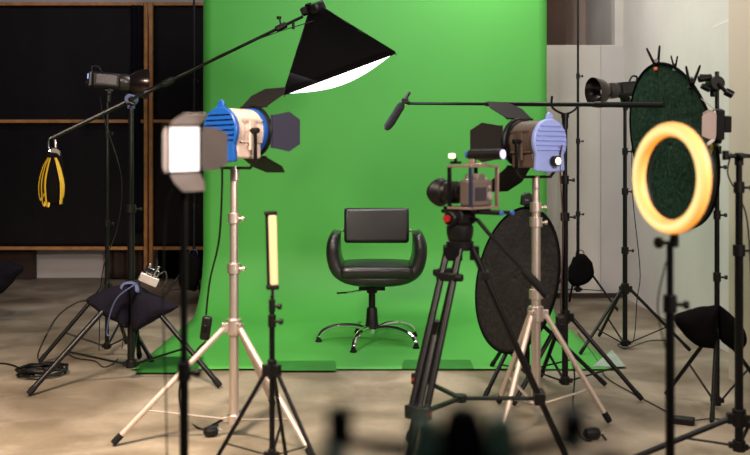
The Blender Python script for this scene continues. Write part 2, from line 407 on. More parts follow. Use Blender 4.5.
# --- fresnel lamp; local x forward
def fresnel(label, loc, rz, rear, body, leaves, tilt=0, leafm=None, glow=False, handed=1, bezel=None):
    t = thing('fresnel_lamp', label, 'studio light', loc, rot=(0, R(tilt), rz), group='blue fresnel lamps with barn doors on steel stands')
    zc = .155
    hs = MB(); hs.lathe([(-.09,.088),(-.085,.094),(.05,.094),(.055,.09)], (0,0,zc), (1,0,0), n=32)
    hs.build('housing', body, t)
    bx = MB(); bx.prism([(-.088,-.085),(.05,-.085),(.05,-.02),(-.088,-.02)], .165, (0,0,zc-.03)); bx.build('lamp_base', body, t, bevel=.008)
    rb = MB()
    for i in range(6): rb.lathe([(-.065+i*.022,.0955),(-.06+i*.022,.0955)], (0,0,zc), (1,0,0), n=32)
    for z in (-.05, .0, .05): rb.box((-.015, -.092*handed, zc+z*.9), (.12,.006,.008))
    rb.box((-.02, -.095*handed, zc-.02), (.02,.012,.12)); rb.build('cooling_ribs', body, t)
    rr = MB(); pr = [(.1*math.sin(R(a)), .1*math.cos(R(a))) for a in range(-125, 126, 10)]
    pr = pr+[(.088,-.128),(.0,-.135),(-.088,-.128)]
    rr.prism(pr, .022, (-.1,0,zc), (0,1,0), (0,0,1)); rr.build('rear_cap', rear, t, bevel=.006)
    fn = MB()
    for i in range(6):
        z = -.035+i*.021; hw = .9*math.sqrt(max(.001, .1**2-z*z)); fn.box((-.113,0,zc+z), (.010,2*hw,.007))
    fn.build('cooling_fins', rear, t)
    lg = MB(); lg.prism([(-.022,.09),(-.016,.118),(0,.13),(.016,.118),(.022,.09)], .012, (-.1,0,zc), (0,1,0), (0,0,1)); lg.build('top_lug', rear, t, bevel=.003)
    kb_ = MB().cyl((-.118,.01*handed,zc-.085), (-.118-.026,.01*handed,zc-.085), .023, n=20).build('focus_knob', PLA, t, bevel=.002)
    if glow: MB().cyl((-.1435,.01*handed,zc-.085), (-.147,.01*handed,zc-.085), .016, n=20).build('knob_cap', WARMGL, kb_)  # knob cap set to glow warm
    MB().lathe([(.05,.094),(.052,.101),(.072,.101),(.074,.094)], (0,0,zc), (1,0,0), n=32).build('front_bezel', bezel or BLU, t)
    MB().lathe([(.07,.09),(.08,.07),(.088,.03),(.09,.001)], (0,0,zc), (1,0,0), n=28).build('fresnel_lens', GLS, t)
    rg = MB(); rg.tube([(.082, .103*math.cos(2*PI*i/36), zc+.103*math.sin(2*PI*i/36)) for i in range(36)], .011, n=8, closed=True); rg.build('barn_door_ring', BLK, t)
    for k, (az, ang, L, w0, w1) in enumerate(leaves):
        # az: which side (0 top, 90 toward -y, 180 bottom, 270 toward +y); ang: opening from the lamp axis
        U = Vector((0, -math.sin(R(az)), math.cos(R(az)))); W = Vector((0, math.cos(R(az)), math.sin(R(az))))
        o = Vector((.086,0,zc))+U*.108; d = Vector((math.cos(R(ang)),0,0))+U*math.sin(R(ang))
        lf = MB(); lf.prism([(-w0,0),(w0,0),(w0*1.02,L*.12),(w1,L*.62),(w1*.62,L),(-w1*.62,L),(-w1,L*.62),(-w0*1.02,L*.12)], .003, o, W, d)
        lf.cyl(o-W*w0, o+W*w0, .005, n=8)
        lf.build('barn_door', (leafm[k] if leafm else LEAF), t)
    yk = MB(); yr = .118
    yk.tube([(-.02,-yr,zc), (-.02,-yr,.03), (-.02,-yr+.03,.0), (-.02,yr-.03,.0), (-.02,yr,.03), (-.02,yr,zc)], .009, n=8, flat=.7)
    yk.build('yoke', BLK, t)
    for sy in (-1, 1): MB().cyl((-.02,sy*.095,zc), (-.02,sy*.135,zc), .012, n=14).build('tilt_knob', PLA, t, bevel=.002)
    MB().cyl((-.02,0,-.05), (-.02,0,.005), .015).build('spigot', STL, t)
    return t

# --- small LED panel with barn doors; local -y is the shining face, z up
def led_panel(label, loc, rot, angs, on=True, door_l=.058, pale=False):
    t = thing('led_panel', label, 'studio light', loc, rot=rot, group='small LED panels with four barn doors')
    w_, h_ = .088, .118; zc = .075
    MB().box((0,.014,zc), (w_+.012,.03,h_+.012)).build('housing', PLA, t, bevel=.003)
    MB().box((0,-.003,zc), (w_,.005,h_)).build('led_array', LITW if on else GLS, t)
    if not on:
        for q_ in (-1, 1): MB().box((.0,-.0075,zc+q_*.052), (.03,.004,.008)).build('glowing_edge', NOTE, t)
    fr = MB()
    for sx in (-1, 1): fr.box((sx*(w_/2+.003),-.004,zc), (.006,.01,h_+.012))
    for sz in (-1, 1): fr.box((0,-.004,zc+sz*(h_/2+.003)), (w_+.012,.01,.006))
    fr.build('bezel', BLK, t)
    for k, (U, W, hl, off) in enumerate([((0,0,1),(1,0,0),w_/2,h_/2),((1,0,0),(0,0,1),h_/2,w_/2),((0,0,-1),(1,0,0),w_/2,h_/2),((-1,0,0),(0,0,1),h_/2,w_/2)]):
        U, W = Vector(U), Vector(W); o = Vector((0,-.008,zc))+U*(off+.007)
        a = angs[k]; d = U*math.cos(R(a))+Vector((0,-1,0))*math.sin(R(a))
        q = MB(); e = hl*.72
        q.prism([(-hl,0),(hl,0),(hl*.98,door_l*.5),(e,door_l),(-e,door_l),(-hl*.98,door_l*.5)], .002, o, W, d)
        q.cyl(o-W*hl*.8, o+W*hl*.8, .0028, n=6)
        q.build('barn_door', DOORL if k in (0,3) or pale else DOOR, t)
    b = MB(); b.box((0,.045,zc), (.06,.03,.07)); b.build('battery', PLA, t, bevel=.003)
    b = MB(); b.cyl((0,.014,-.012), (0,.014,.012), .008); b.box((0,.014,.002), (.03,.02,.012)); b.build('mount', PLA, t, bevel=.002)
    return t

# ================= left back strobe and its stand
t, D, s, b = stand('light_stand', 'slim black light stand under the strobe at far left', 107, 357, 97, (-62,58,178), .38, .42, .07, .012, .009, knobs=(132,222))
strobe('black studio strobe pointing right on the slim stand at far left', P(108.5,95,D), R(22), 3)
cable([P(100,97,D-.04), P(104,120,D-.03), P(121,175,D-.04), P(118,225,D-.03), P(102,275,D-.04), fl(99,352,.01)], 'thin black cable hanging down from the far left strobe', r=.003)

# ================= boom stand, boom arm, softbox
t131, D1, s1_, b1 = stand('boom_stand', 'tall sturdy black boom stand behind the left sandbag', 131, 380, 108, (-50,70,190), .54, .50, .09, .019, .014, knobs=(207,), m=BLK, lr=.014, cat='boom stand')
pv = P(131, 99.4, D1)
pm = thing('boom_clamp', 'blue grey pivot clamp holding the boom arm on the tall stand', 'clamp', pv)
k = MB(); k.cyl((0,-.03,0), (0,.05,0), .028); k.cyl((0,.0,-.05), (0,.0,-.005), .02); k.build('pivot', STRAP, pm, bevel=.003)
k = MB(); k.cyl((0,-.03,0), (.02,-.06,.005), .008); k.cyl((.012,-.06,-.012), (.085,-.065,.036), .009, .006); k.cyl((0,-.05,-.02), (.03,-.05,-.03), .012); k.build('lever', BLK, pm)
A = P(52,138,D1-.06); B = P(310,13,5.15)
d = (B-A).normalized()
ba = thing('light_boom', 'long black boom arm slanting up across the left half to the softbox', 'boom arm', A)
BA = B-A
MB().tube([(0,0,0), BA*.42], .0125).build('rear_section', BLK, ba)
MB().tube([BA*.42, BA*.97], .009).build('front_section', BLK, ba)
k = MB(); k.cyl(BA*.41, BA*.45, .018); k.cyl(BA*.86, BA*.90, .018); k.cyl(BA*.88, BA*.88+Vector((-.01,0,.05)), .005); k.cyl(BA*.88+Vector((-.011,0,.045)), BA*.88+Vector((-.013,0,.06)), .013); k.cyl(BA*.93, BA*.93+Vector((.0,0,-.045)), .008)
k.build('joint', PLA, ba)
cable([A+BA*.35+Vector((0,-.02,.012)), A+BA*.5+Vector((0,-.02,-.005)), A+BA*.65+Vector((0,-.02,.004)), A+BA*.85+Vector((0,-.02,-.02)), B+Vector((.02,-.02,-.05))], 'thin black lead running along the boom arm towards the softbox', r=.003)

sbD = 4.98; fc = P(339,72,sbD+.26); roll = R(-20.5)
sb = thing('softbox', 'black square softbox glowing white underneath, hung over the chair', 'softbox', fc, rot=(R(7), roll, 0))
hw, hh, ht = .333, .22, .375; sq = .045
pn = MB()
cs = [(-1,-1),(1,-1),(1,1),(-1,1)]
def sbf(u, v):
    k = u*4; i = int(k+1e-6) % 4; f_ = k-int(k+1e-6); a, b_ = cs[i], cs[(i+1) % 4]
    x = a[0]*(1-f_)+b_[0]*f_; y = a[1]*(1-f_)+b_[1]*f_
    w0 = sq+(hw-sq)*v; w1 = sq+(hh-sq)*v
    sag = .015*math.sin(PI*v)*(1-(2*f_-1)**2)
    n_ = Vector((x, y, 0)).normalized()
    return Vector((x*w0, y*w1, ht*(1-v)))-n_*sag+.002*Vector((0,1,0))*noise.noise(Vector((x*9,y*9,v*6)))
pn.grid(sbf, 48, 14, closed_u=True).build('fabric_shell', FAB, sb, solid=.003, ang=25)
lp = MB(); lp.grid(lambda u, v: sbf(u, 1)-Vector((0,0,.014*v)), 48, 3, closed_u=True); lp.build('front_lip', FAB, sb, solid=.003)
df = MB(); df.grid(lambda u, v: Vector(((u-.5)*2*(hw-.004), (v-.5)*2*(hh-.004), -.010-.066*math.cos((u-.5)*PI)*math.cos((v-.5)*PI))), 20, 20); df.build('diffuser', LITS, sb)
for c in cs: MB().tube([(c[0]*sq, c[1]*sq, ht), (c[0]*(hw+.002), c[1]*(hh+.002), -.02)], .004, n=6).build('rib', BLK, sb)
k = MB(); k.lathe([(-.02,.05),(.0,.06),(.03,.06),(.035,.05)], (0,0,ht)); k.build('speed_ring', BLK, sb)
k = MB(); k.box((-.03,0,ht+.02), (.11,.07,.04)); k.cyl((-.08,0,ht+.02), (.06,0,ht+.02), .026); k.build('lamp_head', PLA, sb, bevel=.006)
MB().lathe([(0,.008),(.003,.02),(.012,.02),(.014,.01)], (-.03,-.03,ht+.04)).build('knob', PLA, sb)

# sling on a carabiner at the boom's tail
cg = thing('carabiner', 'silver carabiner clipped to the tail of the boom arm', 'carabiner', A+Vector((0,0,-.01)))
k = MB(); k.tube(spline([(0,0,.02),(.016,0,.0),(.02,0,-.045),(.0,0,-.062),(-.018,0,-.045),(-.018,0,-.0),(0,0,.0195)], 6), .004, n=8); k.build('body', CHR, cg)
MB().cyl((.017,0,0), (.019,0,-.04), .0052, n=8).build('gate', ALU, cg)
sl = thing('webbing_sling', 'black and yellow webbing bundle hanging from the carabiner at left', 'sling', A+Vector((.01,0,-.055)))
pillow((.0,0,-.155), .105, .29, .06, Matrix.Rotation(0, 3, 'Y'), 5, m=FAB, parent=sl, name='black_bundle')
MB().prism([(-.03,-.06),(.045,-.06),(.03,-.015),(.012,.0),(-.008,.0)], .03).build('gathering_sleeve', mat('grey_canvas', (.16,.15,.13), .8), sl, bevel=.004)
for (x0, xm, x1, zb) in ((-.035,-.050,-.046,-.30),(-.02,-.032,-.026,-.305),(-.045,-.064,-.062,-.27),(.035,.055,.048,-.29),(.042,.064,.056,-.26)):
    y = MB(); y.tube(spline([(x0*.5,-.025,-.05),(x0,-.036,-.1),(xm,-.042,-.19),(x1,-.03,zb),(x1*.8,-.005,zb+.03)], 6), [.006+.004*math.sin(PI*i_/24) for i_ in range(25)], n=8, flat=.3); y.build('yellow_strap', YEL, sl)

# clutter at the boom stand hub
sandbag2('navy sandbag saddled over the hub of the tall boom stand', 131, 284, D1-.04, [[(129,283),(112,287),(95,293),(87,299),(92,305),(104,314),(118,322),(129,326)],[(132,283),(146,290),(162,298),(178,305),(172,311),(156,320),(142,328),(132,328)]], NAVY, .15)
cl = thing('metal_clamp', 'silver metal clamp lying on the left sandbag', 'clamp', P(147,283,D1-.12), rot=(0,R(25),R(15)))
k = MB(); k.box((0,0,.02), (.10,.05,.045)); k.build('jaw_block', ALU, cl, bevel=.004)
k = MB(); k.box((0,-.004,.065), (.07,.035,.03)); k.cyl((-.03,-.01,.04), (-.03,-.01,.1), .011); k.cyl((.01,-.012,.04), (.015,-.012,.105), .011); k.build('screw', CHR, cl, bevel=.003)
MB().tube(spline([(.03,0,.05),(.06,0,.09),(.085,0,.05),(.08,0,.0)], 6), .004).build('wire_loop', GRY, cl)
k = MB(); k.tube(spline([P(137,283,D1-.15), P(118,297,D1-.17), P(110,315,D1-.18), P(107,333,D1-.17), P(110,336,D1-.17)], 6), .016, flat=.25)
tag(k.build('blue_strap', STRAP), 'blue grey strap dangling from the left sandbag', 'strap')
cable([P(90,300,D1-.1), P(76,303,D1-.1), P(58,316,D1-.2), P(44,340,D1-.3), fl(38,365,.04), fl(48,378,.02)], 'black cable drooping from the left sandbag to the floor coil', r=.0045)
co = MB(); pts = []
cc = fl(42,375,.01)
for i in range(150):
    a = i*2*PI/30; r = .125+.012*math.sin(i*.37); pts.append(cc+Vector((r*math.cos(a)*1.0, r*math.sin(a)*.9, .004+.007*(i//30)+.004*math.sin(i*1.3))))
tag(MB().tube(pts, .006, n=6).build('cable_coil', PLA), 'coil of black cable lying on the floor at left', 'cable')
cable([fl(-30,365), fl(-5,364), fl(12,366), fl(24,372), fl(34,379,.02)], 'black cable running in along the floor from the left edge to the coil', r=.0045)
cable([fl(64,352), fl(76,359), fl(95,362), fl(104,368), fl(116,362), fl(122,349), P(124,325,D1-.1)], 'thin black lead snaking on the floor under the boom stand', r=.003)

# left-edge stand with sandbag
t, D, s, b = stand('light_stand', 'black light stand just outside the left edge', -34, 330, -60, (-60,60,180), .34, .4, .07, .014, .01)
sandbag2('dark navy sandbag poking in at the left edge near the back wall', -34, 262, D, [[(-33,258),(-14,257),(6,261),(23,267),(14,280),(0,294),(-18,296),(-33,290)],[(-35,258),(-60,262),(-80,272),(-60,290),(-35,290)]], NAVY, .16, seed=4)

# ================= backdrop stands
for px, fy, lab, lb2 in ((578,309,'thin black backdrop stand right of the green paper','black sandbag hung on the right backdrop stand'), (194,308,'thin black backdrop stand left of the green paper','black sandbag hung on the left backdrop stand')):
    t, D, s, b = stand('backdrop_stand', lab, px, fy, -31, (-75,60,180) if px > 400 else (-60,55,180), .32, .40, .16, .013, .009, knobs=((75,140,213) if px > 400 else (80,205)), lr=.009, cat='backdrop stand')
    sg = thing('sandbag', lb2, 'sandbag', b+Vector((-.0,-.05,.38)), group='sandbags weighing down the stands')
    rot = Matrix.Rotation(R(8), 3, 'Y')
    if px > 400:
        bg = MB(); bg.prism([(-.11,-.12),(-.05,-.2),(.06,-.17),(.12,-.1),(.10,-.0),(.05,.06),(.01,.08),(-.05,.03)], .11); bg.build('pouch', FAB, sg, bevel=.04, seg=4)
    else: pillow((-.02,0,-.08), .17, .30, .13, rot, 8, m=FAB, parent=sg)
    MB().tube(spline([(-.03,0,.03),(-.02,0,.09),(.03,0,.09),(.04,0,.03)], 5), .008, flat=.4).build('carrying_strap', STRAP if px < 400 else FAB, sg)

# ================= salon chair
D = 5.83; cb_ = Vector(((372-CX)/F*D, D, .006))
CHX = .03
ch = thing('salon_chair', 'black leather salon chair with chrome star base on the green paper', 'chair', cb_, 0)
def arc(p0, p1, p2, n=10): return [tuple((1-t)**2*Vector(p0)+2*t*(1-t)*Vector(p1)+t*t*Vector(p2)) for t in [i/n for i in range(n+1)]]
# one upholstered band: arm, underside, arm. Centre line in xz with thickness
cl_ = spline([(-.272,.725),(-.293,.64),(-.290,.55),(-.245,.46),(-.15,.412),(0,.40),(.15,.412),(.245,.46),(.290,.55),(.293,.64),(.272,.725)] and [Vector((x,0,z)) for x, z in [(-.262,.715),(-.277,.64),(-.272,.55),(-.238,.472),(-.15,.430),(0,.420),(.15,.430),(.238,.472),(.272,.55),(.277,.64),(.262,.715)]], 5)
band = MB(); N = len(cl_)
rings = []
for i, c in enumerate(cl_):
    tg = (cl_[min(i+1,N-1)]-cl_[max(i-1,0)]).normalized(); nr = Vector((tg.z,0,-tg.x))
    e = min(i, N-1-i)/6.0; e = min(1, e)
    th = (.042+.006*min(1, min(i,N-1-i)/14))*(.60+.40*e**.5)
    yd = .20*(.82+.18*e**.5); ring = []
    for k in range(20):
        a = 2*PI*k/20; ca, sa = math.cos(a), math.sin(a)
        ring.append(band.bm.verts.new(c+nr*th*math.copysign(abs(ca)**.6, ca)+Vector((0, yd*math.copysign(abs(sa)**.45, sa), 0))))
    rings.append(ring)
band.skin(rings); band.build('arm_shell', LEA, ch, ang=60)
st_ = MB(); st_.box((0,-.01,.475), (.462,.42,.085)); st_.build('seat', LEA, ch, bevel=.035, seg=4)
st_ = MB(); st_.grid(lambda u, v: Vector(((u-.5)*.44, -.01+(v-.5)*.405, .512+.022*(math.cos((u-.5)*PI)**.4 if abs(u-.5) < .499 else 0)*(max(0,math.cos((v-.5)*PI))**.4))), 20, 20)
st_.build('seat_cushion', LEA, ch, ang=60)
bk = MB(); bk.box((0,0,0), (.435,.07,.235)); bo = bk.build('backrest', LEA, ch, bevel=.022, seg=4); bo.location = (.0,.21,.742); bo.rotation_euler = (R(-7),0,0)
MB().tube([( -.219,-.005,.1175*.97),(.219,-.005,.1175*.97)], .004, n=6).build('piping', LEA, bo)
for sx in (-1, 1):
    MB().tube([(sx*.27,.12,.66),(sx*.255,.19,.70),(sx*.205,.21,.715)], .008, n=8).build('backrest_bracket', CHR, ch)
for o_ in list(ch.children): o_.location.x += CHX
k = MB(); k.box((0,0,.355), (.17,.17,.02)); k.cyl((0,0,.32), (0,0,.36), .035); k.build('seat_plate', BLK, ch, bevel=.003)
MB().cyl((0,0,.19), (0,0,.34), .022).build('gas_piston', BLK, ch)
MB().lathe([(.09,.046),(.10,.046),(.13,.040),(.215,.034),(.225,.030)], (0,0,0)).build('column', PLA, ch)
k = MB(); k.tube([(-.05,-.05,.345),(-.13,-.07,.335),(-.17,-.075,.33)], .006); k.build('height_lever', CHR, ch)
MB().tube([(-.16,-.074,.332),(-.225,-.08,.328)], [.009,.011], flat=.6).build('lever_grip', PLA, ch)
MB().lathe([(.055,.02),(.06,.04),(.10,.045),(.105,.035)], (0,0,0)).build('base_hub', CHR, ch)
for a in (-91,-19,53,125,197):
    d = Vector((math.sin(R(a)), -math.cos(R(a)), 0))
    lg = MB(); lg.tube(spline([d*.03+Vector((0,0,.088)), d*.12+Vector((0,0,.108)), d*.23+Vector((0,0,.104)), d*.31+Vector((0,0,.075)), d*.345+Vector((0,0,.03))], 6), [.015]*24+[.012], n=10)
    lo = lg.build('base_leg', CHR, ch)
    MB().lathe([(0,.021),(.012,.021),(.016,.015),(.035,.013)], d*.346).build('floor_glide', RUB, lo)

# ================= left steel combo stand and fresnel
tL, DL, sL, bL = stand('combo_stand', 'steel combo stand with a thick tube on the left side', 234, 436, 168, (47,167,-73), .49, H-(327-HY)/(F/dist(436)), .075, .020, .016, knobs=(216,266), m=STL, lr=.0125, cat='light stand', footm=RUB, bt=.72)
fresnel('blue fresnel lamp with cream sides pointing right on the left steel stand', P(239,168,DL)+Vector((.0,0,.0)), R(52), BLU, BODY,
        [(0,34,.16,.08,.10), (90,30,.125,.07,.085), (180,26,.15,.075,.09), (270,62,.12,.07,.08)], leafm=[LEAF,LEAFB,LEAF,LEAFB])
sw = P(206,328,DL+.25)
cable([P(222,160,DL-.02), P(222,190,DL+.02), P(219,240,DL+.1), P(210,280,DL+.2), sw+Vector((0,0,.06))], 'black mains cable hanging from the left fresnel lamp', r=.0045)
iw = thing('inline_switch', 'black inline switch hanging left of the left steel stand', 'switch', sw, rot=(0,R(8),0))
MB().box((0,0,0), (.045,.03,.11)).build('switch_body', PLA, iw, bevel=.012, seg=3); MB().box((0,-.017,.0), (.018,.006,.03)).build('rocker', BLK, iw, bevel=.002)
cable([sw-Vector((0,0,.06)), P(196,352,DL+.2), P(180,385,DL+.0)-Vector((0,0,0)), fl(183,415), fl(200,430), fl(215,425), fl(226,418)], 'black mains cable curling on the floor beside the left steel stand', r=.0045)
pg = thing('mains_plug', 'black mains plug on the floor beside the left steel stand', 'plug', fl(204,438,.0), R(30))
MB().lathe([(0,.01),(.01,.02),(.04,.024),(.055,.02),(.06,.01)], (0,0,.024), (1,0,0)).build('plug_body', PLA, pg)
k = MB(); k.cyl((.06,.009,.024), (.08,.009,.024), .003); k.cyl((.06,-.009,.024), (.08,-.009,.024), .003); k.build('pins', CHR, pg)
cable([fl(204,438,.024), fl(208,432,.01), fl(218,426)], 'short tail of flex leading into the mains plug on the floor', r=.004)

# ================= near LED panel on a black stand at left
DN = 2.0
tN, D, s, b = stand('light_stand', 'near black light stand carrying the lit LED panel at left', 184, HY+H*F/DN, 181, (-60,60,180), .40, .30, .07, .010, .008, knobs=(367,), cat='light stand')
lpn = led_panel('bright LED panel with open grey barn doors at left', P(183.5,177,DN), (R(4), R(-2), R(38)), (64,34,52,56), door_l=.068)
lpn.scale = (.83,.83,.83)
cable([P(172,190,DN+.03), P(166,215,DN+.05), P(163,300,DN+.06), P(166,400,DN+.05), P(168,520,DN+.05), fl(170,600)], 'thin dark cable hanging behind the near LED panel', r=.002)

# ================= tube light
DT = 3.0
tT, D, s, b = stand('light_stand', 'small black tripod stand under the warm tube light', 272, HY+H*300, 296, (-65,55,175), .30, H-(370-HY)/300, .18, .0095, .006, knobs=(303,318,), lr=.007, bt=.5)
tl = thing('tube_light', 'short upright tube light glowing warm on the small stand', 'light', P(273,294,DT), rot=(0,R(-1.5),R(14)))
MB().box((0,.012,.145), (.034,.022,.25)).build('housing', PLA, tl, bevel=.005)
MB().box((.004,-.006,.147), (.026,.016,.232)).build('diffuser', LITT, tl, bevel=.005)
for z in (.269,.022): MB().box((0,.006,z), (.04,.034,.014)).build('end_cap', PLA, tl, bevel=.003)
MB().cyl((0,.006,-.012), (0,.006,.016), .006).build('mount', CHR, tl)

# ================= video camera tripod
DC = F/270; tc_ = Vector(((460-CX)/270, DC, 0))
tp = thing('camera_tripod', 'black video tripod with twin tube legs carrying the camera', 'tripod', tc_)
zt = H-(245-HY)/270; zhub = H-(398-HY)/270
k = MB(); k.lathe([(zt-.02,.035),(zt-.01,.05),(zt+.012,.052),(zt+.018,.04)]); k.build('bowl', PLA, tp)
k = MB(); k.lathe([(zt+.016,.028),(zt+.02,.044),(zt+.045,.05),(zt+.07,.05),(zt+.085,.035)]); k.build('pan_base', PLA, tp)
k = MB(); k.box((0,0,zt+.105), (.075,.09,.05), Matrix.Rotation(R(40), 3, 'Z')); k.cyl((-.045,-.04,zt+.1), (.045,.05,zt+.1), .028); k.build('fluid_head', PLA, tp, bevel=.006)
k = MB(); k.cyl((-.05,-.045,zt+.1), (-.056,-.053,zt+.1), .014); k.build('drag_dial', RED, tp)
MB().box((0,0,zt+.137), (.06,.11,.014), Matrix.Rotation(R(48), 3, 'Z')).build('quick_release_plate', BLK, tp, bevel=.002)
k = MB(); k.tube([(.03,-.02,zt+.1), (.06,-.05,zt+.095), (.10,-.07,zt+.045)], .008); k.tube([(.10,-.07,zt+.045),(.285,-.14,zt-.155)], .007); k.build('pan_handle', BLK, tp)
MB().tube([(.215,-.113,zt-.08),(.225,-.117,zt-.09),(.29,-.142,zt-.16),(.296,-.145,zt-.168)], [.012,.0155,.0165,.012]).build('handle_grip', RUB, tp)
for a in (-35, 85, -155):
    d = Vector((math.sin(R(a)), -math.cos(R(a)), 0)); sd = Vector((math.cos(R(a)), math.sin(R(a)), 0))
    Rr = .415; top = d*.045+Vector((0,0,zt-.01)); foot = d*Rr+Vector((0,0,.012)); mid = top.lerp(foot, .66); ax = (foot-top).normalized()
    lo = MB()
    for q in (-1, 1): lo.cyl(top+sd*q*.026, mid+sd*q*.030, .0125, n=12)
    lo.box(top+ax*.02, (.062,.034,.05), Matrix.Rotation(R(a), 3, 'Z')); lg = lo.build('leg', BLK, tp)
    MB().box(mid, (.09,.04,.045), Matrix.Rotation(R(a), 3, 'Z')).build('leg_lock', PLA, lg, bevel=.003)
    k = MB(); k.box(top.lerp(foot,.12), (.08,.034,.03), Matrix.Rotation(R(a), 3, 'Z')); k.cyl(top.lerp(foot,.12)+sd*.03, top.lerp(foot,.12)+sd*.06, .014)
    k.build('leg_lock', PLA, lg, bevel=.003)
    MB().cyl(top.lerp(foot,.36), foot-ax*.03, .0115, n=10).build('lower_tube', BLK, lg)
    MB().cyl(mid+sd*.043, mid+sd*.050, .008, n=10).build('lock_button', RED, lg)
    MB().tube([foot-ax*.045, foot-ax*.01, foot+ax*.002], [.014,.017,.012]).build('rubber_foot', RUB, lg)
    tt = (zt-zhub)/(zt); at = top.lerp(foot, (zt-zhub+.0)/zt)
    MB().tube([Vector((0,0,zhub)), at], .013, n=8, flat=.6).build('spreader_arm', BLK, tp)
MB().cyl((0,0,zhub-.012), (0,0,zhub+.012), .026).build('spreader_hub', PLA, tp, bevel=.002)

# camera rig, x axis = camera's right, y = forward (built along its own axes, then turned)
cr = thing('cinema_camera', 'stills camera in a metal cage with petal hooded lens on the tripod', 'camera', Vector((tc_.x+.060, DC, zt+.127)), R(49), )
KB = mat('camera_body_skin', (.13,.10,.085), .4, bump=.3, bscale=150)
SLATE = mat('slate_metal', (.04,.05,.10), .35, .5)
KM = mat('cage_champagne', (.50,.36,.30), .35, .7)
k = MB(); k.box((0,0,.066), (.14,.055,.1)); k.build('body', KB, cr, bevel=.01, seg=3)
k = MB(); k.prism([(-.03,0),(.03,0),(.02,.028),(-.02,.028)], .06, (0,.005,.11)); k.build('viewfinder_hump', KB, cr, bevel=.005)
MB().box((.052,.018,.066), (.036,.045,.09)).build('hand_grip', KB, cr, bevel=.012)
MB().box((-.012,-.027,.062), (.072,.004,.05)).build('rear_screen', GLS, cr, bevel=.001)
k = MB(); k.cyl((.048,-.02,.055), (.048,-.032,.055), .016); k.cyl((.052,0,.11), (.052,0,.122), .012); k.cyl((-.05,0,.11), (-.05,0,.12), .013); k.cyl((.046,-.024,.088), (.046,-.03,.088), .006); k.build('dials', ALU, cr, bevel=.001)
MB().lathe([(.02,.034),(.03,.036),(.05,.037),(.055,.034),(.075,.034),(.08,.040),(.12,.041),(.125,.038),(.14,.042)], (0,0,.066), (0,1,0)).build('lens', PLA, cr)
MB().lathe([(.085,.0415),(.088,.0425),(.112,.0425),(.115,.0415)], (0,0,.066), (0,1,0)).build('focus_ring', RUB, cr)
hd = MB()
def hood(u, v):
    a = 2*PI*u; L = .038+.014*math.cos(2*a); return Vector(((.043+.012*v)*math.cos(a), .138+L*v, .066+(.043+.012*v)*math.sin(a)))
hd.grid(hood, 40, 6, closed_u=True).build('lens_hood', PLA, cr, solid=.002)
MB().lathe([(.130,.036),(.136,.02),(.138,.001)], (0,0,.066), (0,1,0)).build('front_glass', GLS, cr)
cg_ = [(-.085,-.035),(.085,-.035),(-.085,.06),(.085,.06)]
for i, (x, y) in enumerate(cg_): MB().box((x,y,.087), (.009,.014,.155)).build('cage_post', KM if i == 1 else (SLATE if i == 0 else BLK), cr, bevel=.001)
for z in (.012,.165):
    k = MB()
    for y in (-.035,.06): k.box((0,y,z), (.182,.014,.009))
    for x in (-.085,.085): k.box((x,.0125,z), (.012,.084,.009))
    k.build('cage_rails', KM, cr, bevel=.001)
k = MB(); k.box((0,.0,.17), (.05,.07,.012)); k.box((0,.015,.185), (.02,.02,.035)); k.build('handle_foot', KM, cr, bevel=.002)
MB().cyl((0,.03,.208), (0,-.115,.208), .019, n=20).build('top_handle', PLA, cr, bevel=.003)
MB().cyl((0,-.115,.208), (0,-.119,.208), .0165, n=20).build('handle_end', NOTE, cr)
MB().cyl((0,.03,.208), (0,.043,.208), .014, n=14).build('handle_bolt', BCAP, cr)
k = MB(); k.box((-.06,.05,.178), (.03,.03,.01)); k.cyl((-.06,.05,.18), (-.06,.05,.195), .006); k.build('cold_shoe', BLK, cr)
MB().box((-.07,.06,.203), (.02,.02,.018)).build('tally_lamp', WARMGL, cr, bevel=.003)
for x in (-.035,.035):
    r_ = MB().cyl((x,.13,-.004), (x,-.13,-.004), .0075, n=14).build('support_rod', BLK, cr)
    MB().cyl((x,-.13,-.004), (x,-.139,-.004), .0085, n=14).build('rod_cap', BCAP, r_)
MB().box((0,0,.0), (.1,.06,.012)).build('base_plate', BLK, cr, bevel=.002)

# ================= microphone on boom pole, its stand
tM, DM, sM, bM = stand('light_stand', 'black stand with a forked cradle holding the microphone pole', 565, 395, 121, (-52,68,188), .37, H-(317-HY)/(F/dist(395)), .075, .0155, .0115, knobs=(178,215), lr=.0115)
fk = thing('pole_cradle', 'black forked cradle under the microphone pole', 'cradle', P(565,121,DM))
k = MB(); k.cyl((0,0,-.04), (0,0,.02), .016); k.cyl((0,0,.015), (0,0,.035), .02)
k.tube(spline([(-.065,0,.125),(-.066,0,.075),(-.04,0,.05),(0,0,.035),(.04,0,.05),(.064,0,.075),(.066,0,.10)], 6), .006); k.build('fork', BLK, fk)
mp = thing('microphone_boom_pole', 'long thin black boom pole laid level across the cradle', 'boom pole', P(409,103.5,DM))
X0 = P(409,103.5,DM)
def q(x, y): return P(x, y, 1/(1/DM+(x-565)*.00021))-X0
X0 = P(409,103.5,1/(1/DM-156*.00021)); mp.location = X0
MB().tube([q(409,103.5), q(490,104)], .0085).build('tip_section', BLK, mp)
MB().tube([q(488,104), q(600,104.6)], .0115).build('middle_section', BLK, mp)
MB().tube([q(598,104.6), q(664,105)], .014).build('grip_section', RUB, mp)
k = MB(); k.cyl(q(486,104), q(492,104), .013); k.cyl(q(596,104.5), q(602,104.6), .0155); k.build('twist_lock', PLA, mp)
mc = thing('shotgun_microphone', 'shotgun microphone with black foam tip hanging off the pole end', 'microphone', P(404,104,DM))
X0 = P(404,104,1/(1/DM-156*.00021)); mc.location = X0
DM_ = 1/(1/DM-156*.00021)
